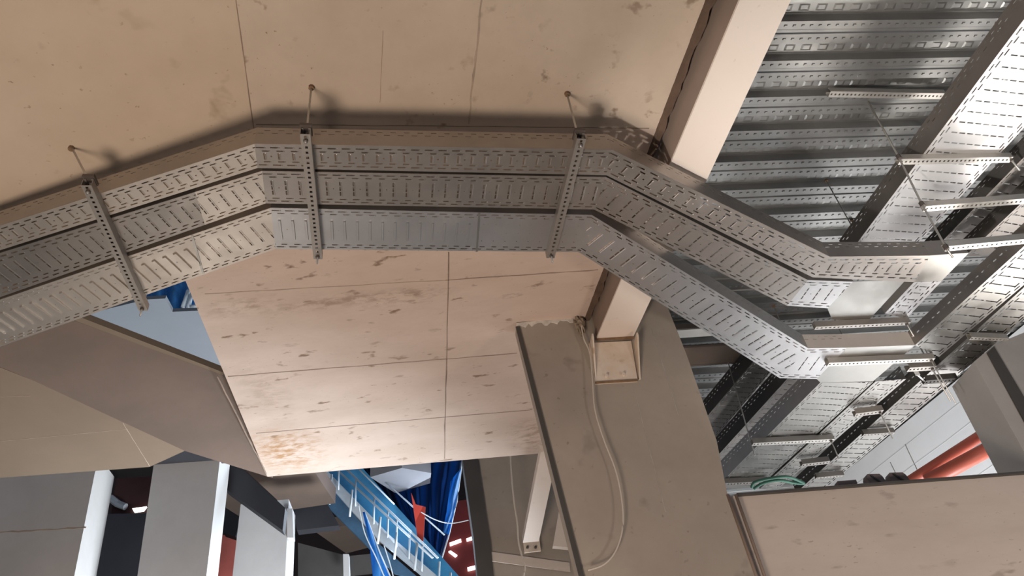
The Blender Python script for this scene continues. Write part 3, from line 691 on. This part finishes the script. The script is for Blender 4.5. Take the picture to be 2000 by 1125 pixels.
# ================================================================== beyond the slab, lower left
def VP(name, px, dep, t, m, parent=None, off=None):
    return slab(name, [PW(x, y, dep) for x, y in px], off or BY*t, m, parent)
fins = [
 ([(-120, 905), (192, 890), (145, 1125), (120, 1250), (-200, 1250)], 2.25, 0.40, 'grey concrete fin wall with bright white side, at left edge'),
 ([(306, 868), (433, 868), (403, 1125), (388, 1250), (250, 1250)], 2.6, 0.34, 'grey concrete fin wall with bright side, second from left'),
 ([(470, 985), (564, 975), (557, 1125), (552, 1250), (440, 1250)], 3.6, 0.42, 'shorter grey concrete fin wall with bright side, third from left'),
]
for px, dep, t, lab in fins:
    o = tag(VP('concrete_fin', px, dep, t, FIN), lab, 'concrete wall', 'concrete fins')
    if dep < 2.5: groove('pour_joint', PW(0, 1040, dep), PW(168, 1030, dep), 0.012, JOINTL, o, n=-BY)
# floor slab soffits and black steel between the fins
flat('floor_slab', [(474, 914), (440, 900), (520, 925), (610, 915), (655, 983), (573, 995), (556, 990)], 4.2, CONB, 'tan floor slab underside beyond the main ceiling corner', 'concrete slab', 0.2)
flat('floor_slab', [(612, 1036), (722, 1020), (756, 1060), (676, 1081)], 4.6, CONB, 'small tan slab underside below the walkway', 'concrete slab', 0.15)
flat('floor_slab', [(723, 932), (785, 914), (842, 924), (840, 944), (772, 963)], 4.55, CONB2, 'pale grey slab underside behind the blue sheeting', 'concrete slab', 0.15)
flat('floor_slab', [(441, 950), (450, 948), (560, 1055), (500, 1062), (441, 1000)], 5.0, CONB, 'brown slab strip between second and third fin', 'concrete slab', 0.15)
def blk(px, dep, label, m=BLACK, t=0.12): tag(VP('steel_girder', px, dep, t, m), label, 'girder', 'black girders in the opening')
blk([(436, 900), (474, 915), (557, 992), (552, 1036), (441, 955)], 3.0, 'black steel girder falling right between second and third fin')
blk([(572, 995), (640, 985), (662, 1026), (580, 1036)], 4.0, 'black steel girder right of the third fin')
blk([(582, 1060), (680, 1086), (740, 1080), (740, 1112), (582, 1130)], 5.2, 'black girder low behind the third fin', DARKG)
blk([(430, 985), (470, 1010), (460, 1048), (436, 1040)], 4.2, 'short black girder end right of the second fin')
flat('steel_girder', [(362, 876), (300, 905), (220, 918), (222, 935), (300, 930), (400, 905), (440, 905)], 3.6, BLACK, 'black girder across the top between first and second fin', 'girder', 0.1)
for px in ((566, 993, 571, 1050), (676, 1082, 681, 1130)):
    tag(VP('steel_stub', [(px[0]-6, px[1]), (px[2], px[1]), (px[2]+2, px[3]), (px[0]-5, px[3])], 3.58 if px[0] < 600 else 4.9, 0.1, FIN), 'pale stub post on top of the third fin' if px[0] < 600 else 'pale stub post below the small tan slab', 'post')
# red boards
tag(VP('red_board', [(430, 1045), (462, 1045), (458, 1140), (420, 1140)], 4.6, 0.05, mat('red_cladding', (0.55, 0.13, 0.10), 0.7, noise=0.2, nscale=4)), 'red board standing between second and third fin', 'board')
tag(VP('red_board', [(228, 930), (300, 930), (262, 1180), (190, 1180)], 5.4, 0.05, mat('maroon_board', (0.05, 0.012, 0.012), 0.8, noise=0.4, nscale=2)), 'dim red board in the gap right of the first fin', 'board')
rb = tag(VP('red_board', [(885, 980), (948, 970), (960, 1130), (850, 1130)], 7.0, 0.05, REDS), 'large dark red board behind the hanging sheet with light strips', 'board')
tag(VP('red_board', [(803, 962), (812, 985), (831, 990), (827, 1056), (816, 1056)], 5.05, 0.02, mat('red_cloth', (0.5, 0.05, 0.03), 0.7)), 'narrow tapering red board amid the blue sheeting', 'board')
for px, lab in (([(878, 1060), (900, 1052), (901, 1057), (879, 1065)], 'short bright lamp strip, left of the two on red board'), ([(911, 1052), (921, 1048), (922, 1053), (912, 1056)], 'short bright lamp strip, right of the two on red board'), ([(913, 1108), (930, 1104), (931, 1110), (914, 1114)], 'bright lamp strip low at the red board foot'), ([(876, 1077), (880, 1075), (893, 1084), (889, 1087)], 'tilted pale lamp strip below the upper pair'), ([(258, 993), (286, 989), (280, 997), (262, 1000)], 'bright lamp seen between first and second fin')):
    tag(VP('strip_lamp', px, 6.96 if px[0][0] > 800 else 5.37, 0.045, LAMPW), lab, 'lamp')
tag(VP('darkness_panel', [(205, 1004), (292, 1002), (262, 1180), (180, 1180)], 5.3, 0.05, BLACK), 'added black panel for the darkness low in the gap right of the first fin', 'panel')  # added black sheet standing in for the unlit depth of the gap
bm = bmesh.new(); tube(bm, [PW(215, 972, 5.36), PW(230, 984, 5.37), PW(245, 990, 5.36)], 0.045, 8); tag(bobj('pale_bag', bm, BLUEW), 'pale crumpled bundle between first and second fin', 'bundle')
# back walls that close the view
struct(slab('wall_back', [(-14, 15.5, 0), (6, 17.5, 0), (6, 17.5, 14), (-14, 15.5, 14)], (0, 0.3, 0), DARKW))
struct(slab('wall_left', [(-14, -2, 0), (-14, 16, 0), (-14, 16, 9), (-14, -2, 9)], (-0.3, 0, 0), DARKW))
# ------------------------------------------------------------------ blue sheeting and the walkway
def drape(name, rows_px, dep, amp, m, label, hem=None, cat='sheet', waves=5):
    """rows_px: list of (left px, right px) pairs from top to bottom, hung near one wall plane with real folds"""
    bm = bmesh.new(); nu = 36; nv = 24; g = []
    k = len(rows_px)-1
    for j in range(nv+1):
        t = j/nv*k; i = min(int(t), k-1); f = t-i
        (a0, b0), (a1, b1) = rows_px[i], rows_px[i+1]
        L_ = (a0[0]+(a1[0]-a0[0])*f, a0[1]+(a1[1]-a0[1])*f); R_ = (b0[0]+(b1[0]-b0[0])*f, b0[1]+(b1[1]-b0[1])*f)
        row = []
        for q in range(nu+1):
            s_ = q/nu; x = L_[0]+(R_[0]-L_[0])*s_; y = L_[1]+(R_[1]-L_[1])*s_
            dd = amp*(math.sin(s_*waves*2*math.pi+j*0.15)+0.5*math.sin(s_*waves*4.3+j*0.5))
            row.append(bm.verts.new(PW(x, y, dep+dd)))
        g.append(row)
    for j in range(nv):
        for q in range(nu): bm.faces.new((g[j][q], g[j][q+1], g[j+1][q+1], g[j+1][q]))
    root = emp(name, g[-1][nu//2].co.copy(), label, cat, 'blue debris sheets')
    edge = [g[j][nu].co.copy() for j in range(nv+1)]
    o = bobj('sheet_cloth', bm, m, root, True)
    s = o.modifiers.new('t', 'SOLIDIFY'); s.thickness = 0.004
    if hem:
        bm = bmesh.new(); tube(bm, edge, hem, 6); bobj('hem', bm, BOARD, root, True)['label'] = 'pale hem'
    return root
drape('debris_sheet', [((640, 895), (760, 895)), ((700, 960), (800, 1000)), ((800, 1060), (830, 1060)), ((860, 1140), (862, 1140))], 6.6, 0.07, NETD, 'deep blue sheet hanging behind the walkway rails')
drape('debris_sheet', [((750, 890), (903, 895)), ((770, 960), (892, 980)), ((800, 1040), (875, 1050)), ((850, 1125), (852, 1125))], 5.6, 0.06, NET, 'translucent blue sheet with pale curved hem hanging by the dark column', 0.012)
drape('debris_sheet', [((880, 940), (900, 915)), ((872, 1000), (890, 985)), ((866, 1040), (877, 1045))], 5.4, 0.04, NETB, 'bright folded blue edge of the hanging sheet', None, waves=1)
drape('debris_sheet', [((708, 1000), (712, 1000)), ((722, 1060), (738, 1070)), ((730, 1140), (768, 1140))], 4.2, 0.03, NETB, 'small vivid blue sheet hanging below the walkway', 0.008, waves=1)
wk = emp('walkway', PW(740, 1060, 5.0), 'scaffold walkway in blue sheeting sloping down right', 'walkway')
def wkbar(a, b, da, db, r, m, nm='rail'):
    bm = bmesh.new(); tube(bm, [PW(*a, da), PW(*b, db)], r, 8); bobj(nm, bm, m, wk, True)
WD0, WD1 = 5.6, 5.0
def wp(name, px, m, t=0.05, dd=0.0):
    pts = [PW(x, y, WD0+(WD1-WD0)*((y-900)/225)+dd) for x, y in px]; slab(name, pts, BY*t, m, wk)
wp('blue_side_sheet', [(626, 915), (700, 905), (905, 1135), (850, 1135)], mat('cyan_sheet', (0.09, 0.42, 0.72), 0.5, noise=0.35, nscale=2, col2=(0.05, 0.28, 0.55)), 0.03, 0.12)
wp('deck_boards', [(616, 916), (634, 914), (700, 982), (760, 1044), (866, 1135), (838, 1135), (742, 1056), (684, 994)], BOARD, 0.05, 0.0)
wp('lower_sheet', [(588, 922), (618, 918), (684, 996), (740, 1062), (825, 1135), (770, 1120), (690, 1040), (640, 990)], mat('blue_grey_sheet', (0.10, 0.22, 0.36), 0.5, noise=0.4, nscale=3), 0.03, 0.05)
wkbar((655, 895), (855, 1090), 5.5, 4.9, 0.014, TUBE); wkbar((650, 910), (845, 1090), 5.5, 4.9, 0.014, TUBE)
for i, x in enumerate((662, 695, 731, 758, 775, 800, 825, 858, 880)):
    y = 902+(x-655)*0.98
    wkbar((x, y-4), (x-1, y+48), 5.4-0.07*i, 5.4-0.07*i, 0.012, TUBE, 'upright')
for i, (x, y) in enumerate(((645, 955), (685, 985), (740, 1038), (772, 1068), (812, 1090))):
    wkbar((x+3, y-28), (x-2, y+24), 4.95, 4.95, 0.014, BOARD, 'white_post')
for (a, b) in (((630, 965), (645, 965)), ((590, 930), (645, 985)), ((690, 905), (770, 985)), ((740, 930), (868, 1045))):
    wkbar(a, b, 5.2, 5.2, 0.010, TUBE, 'brace')
for i, (a, b, c, e) in enumerate((((700, 985), (712, 1040), (735, 1090), (752, 1130)), ((750, 1065), (758, 1090), (764, 1110), (770, 1135)), ((822, 1000), (850, 1015), (880, 1022), (915, 1016)))):
    cable('slack_rope', [a, b, c, e], 0.006, BOARD, ('pale rope trailing below the walkway at left', 'second pale rope below the walkway', 'slack rope across the blue sheet to the dark column')[i], 'rope', 4.1 if i < 2 else 4.6)
# ------------------------------------------------------------------ column and braces right of the sheet
wc = struct(VP('wall_rear', [(925, 870), (1085, 860), (1150, 1140), (1150, 1250), (965, 1250), (960, 1125)], 2.5, 0.3, PIER))
tag(VP('steel_column', [(902, 885), (930, 870), (958, 1060), (966, 1140), (934, 1140), (925, 1050)], 2.46, 0.25, DARKG), 'dark steel column edge at left of the rear wall', 'column')
VP('pale_band', [(955, 1078), (1112, 1100), (1114, 1118), (956, 1096)], 2.49, -0.012, WALLR, wc)
sb = emp('steel_brace', PW(1035, 1070, 2.4), 'cream steel brace seen below the slab edge, left of grey pier', 'brace')
b0, b1 = PW(1072, 875, 1.35), PW(1036, 1052, 2.35)
bm = bmesh.new(); bar(bm, b0, b1, BX*0.135, UP*0.06); bobj('brace_arm', bm, CREAM, sb)
VP('foot_plate', [(1020, 1046), (1052, 1044), (1056, 1077), (1024, 1081)], 2.45, -0.02, PLATEM, sb)
for px in (1030, 1046):
    bm = bmesh.new(); c = PW(px, 1070, 2.43); tube(bm, [c, c-BY*0.02], 0.012, 6); bobj('bolt', bm, NUT, sb)
sb2 = emp('steel_brace', PW(1090, 1060, 2.4), 'second cream brace mostly hidden behind the grey pier', 'brace')
VP('brace_arm', [(1094, 985), (1110, 1030), (1120, 1070), (1080, 1066)], 2.3, 0.06, CREAM, sb2)
cable('power_cable', [(996, 880), (999, 930), (1004, 980), (1010, 1020), (1013, 1060), (1022, 1095), (1025, 1110), (1020, 1135)], 0.007, CABLE, 'thin pale cable hanging in front of the rear wall', dep=2.1)
# ------------------------------------------------------------------ upper storey seen through the triangular void
flat('upper_slab', [(60, 640), (285, 585), (323, 583), (337, 609), (400, 606), (470, 790), (250, 850)], 4.9, BLUEW, 'pale blue-white slab underside seen through the triangular opening', 'concrete slab', 0.04)
drape('debris_sheet', [((250, 500), (420, 500)), ((270, 570), (410, 570)), ((280, 640), (420, 640))], 5.0, 0.06, mat('blue_netting', (0.05, 0.27, 0.66), 0.7, noise=0.5, nscale=6), 'blue netting patch at the top of the triangular opening')
for i, (a, b) in enumerate((((357, 600), (368, 568)), ((366, 606), (374, 576)), ((372, 600), (388, 598)))):
    bm = bmesh.new(); tube(bm, [PW(*a, 4.7), PW(*b, 4.7)], 0.03, 8)
    tag(bobj('scaffold_tube', bm, BOARD, None, True), ('left', 'middle', 'right-hand')[i]+' pale scaffold tube in the triangular opening', 'scaffold tube', 'tubes in the opening')
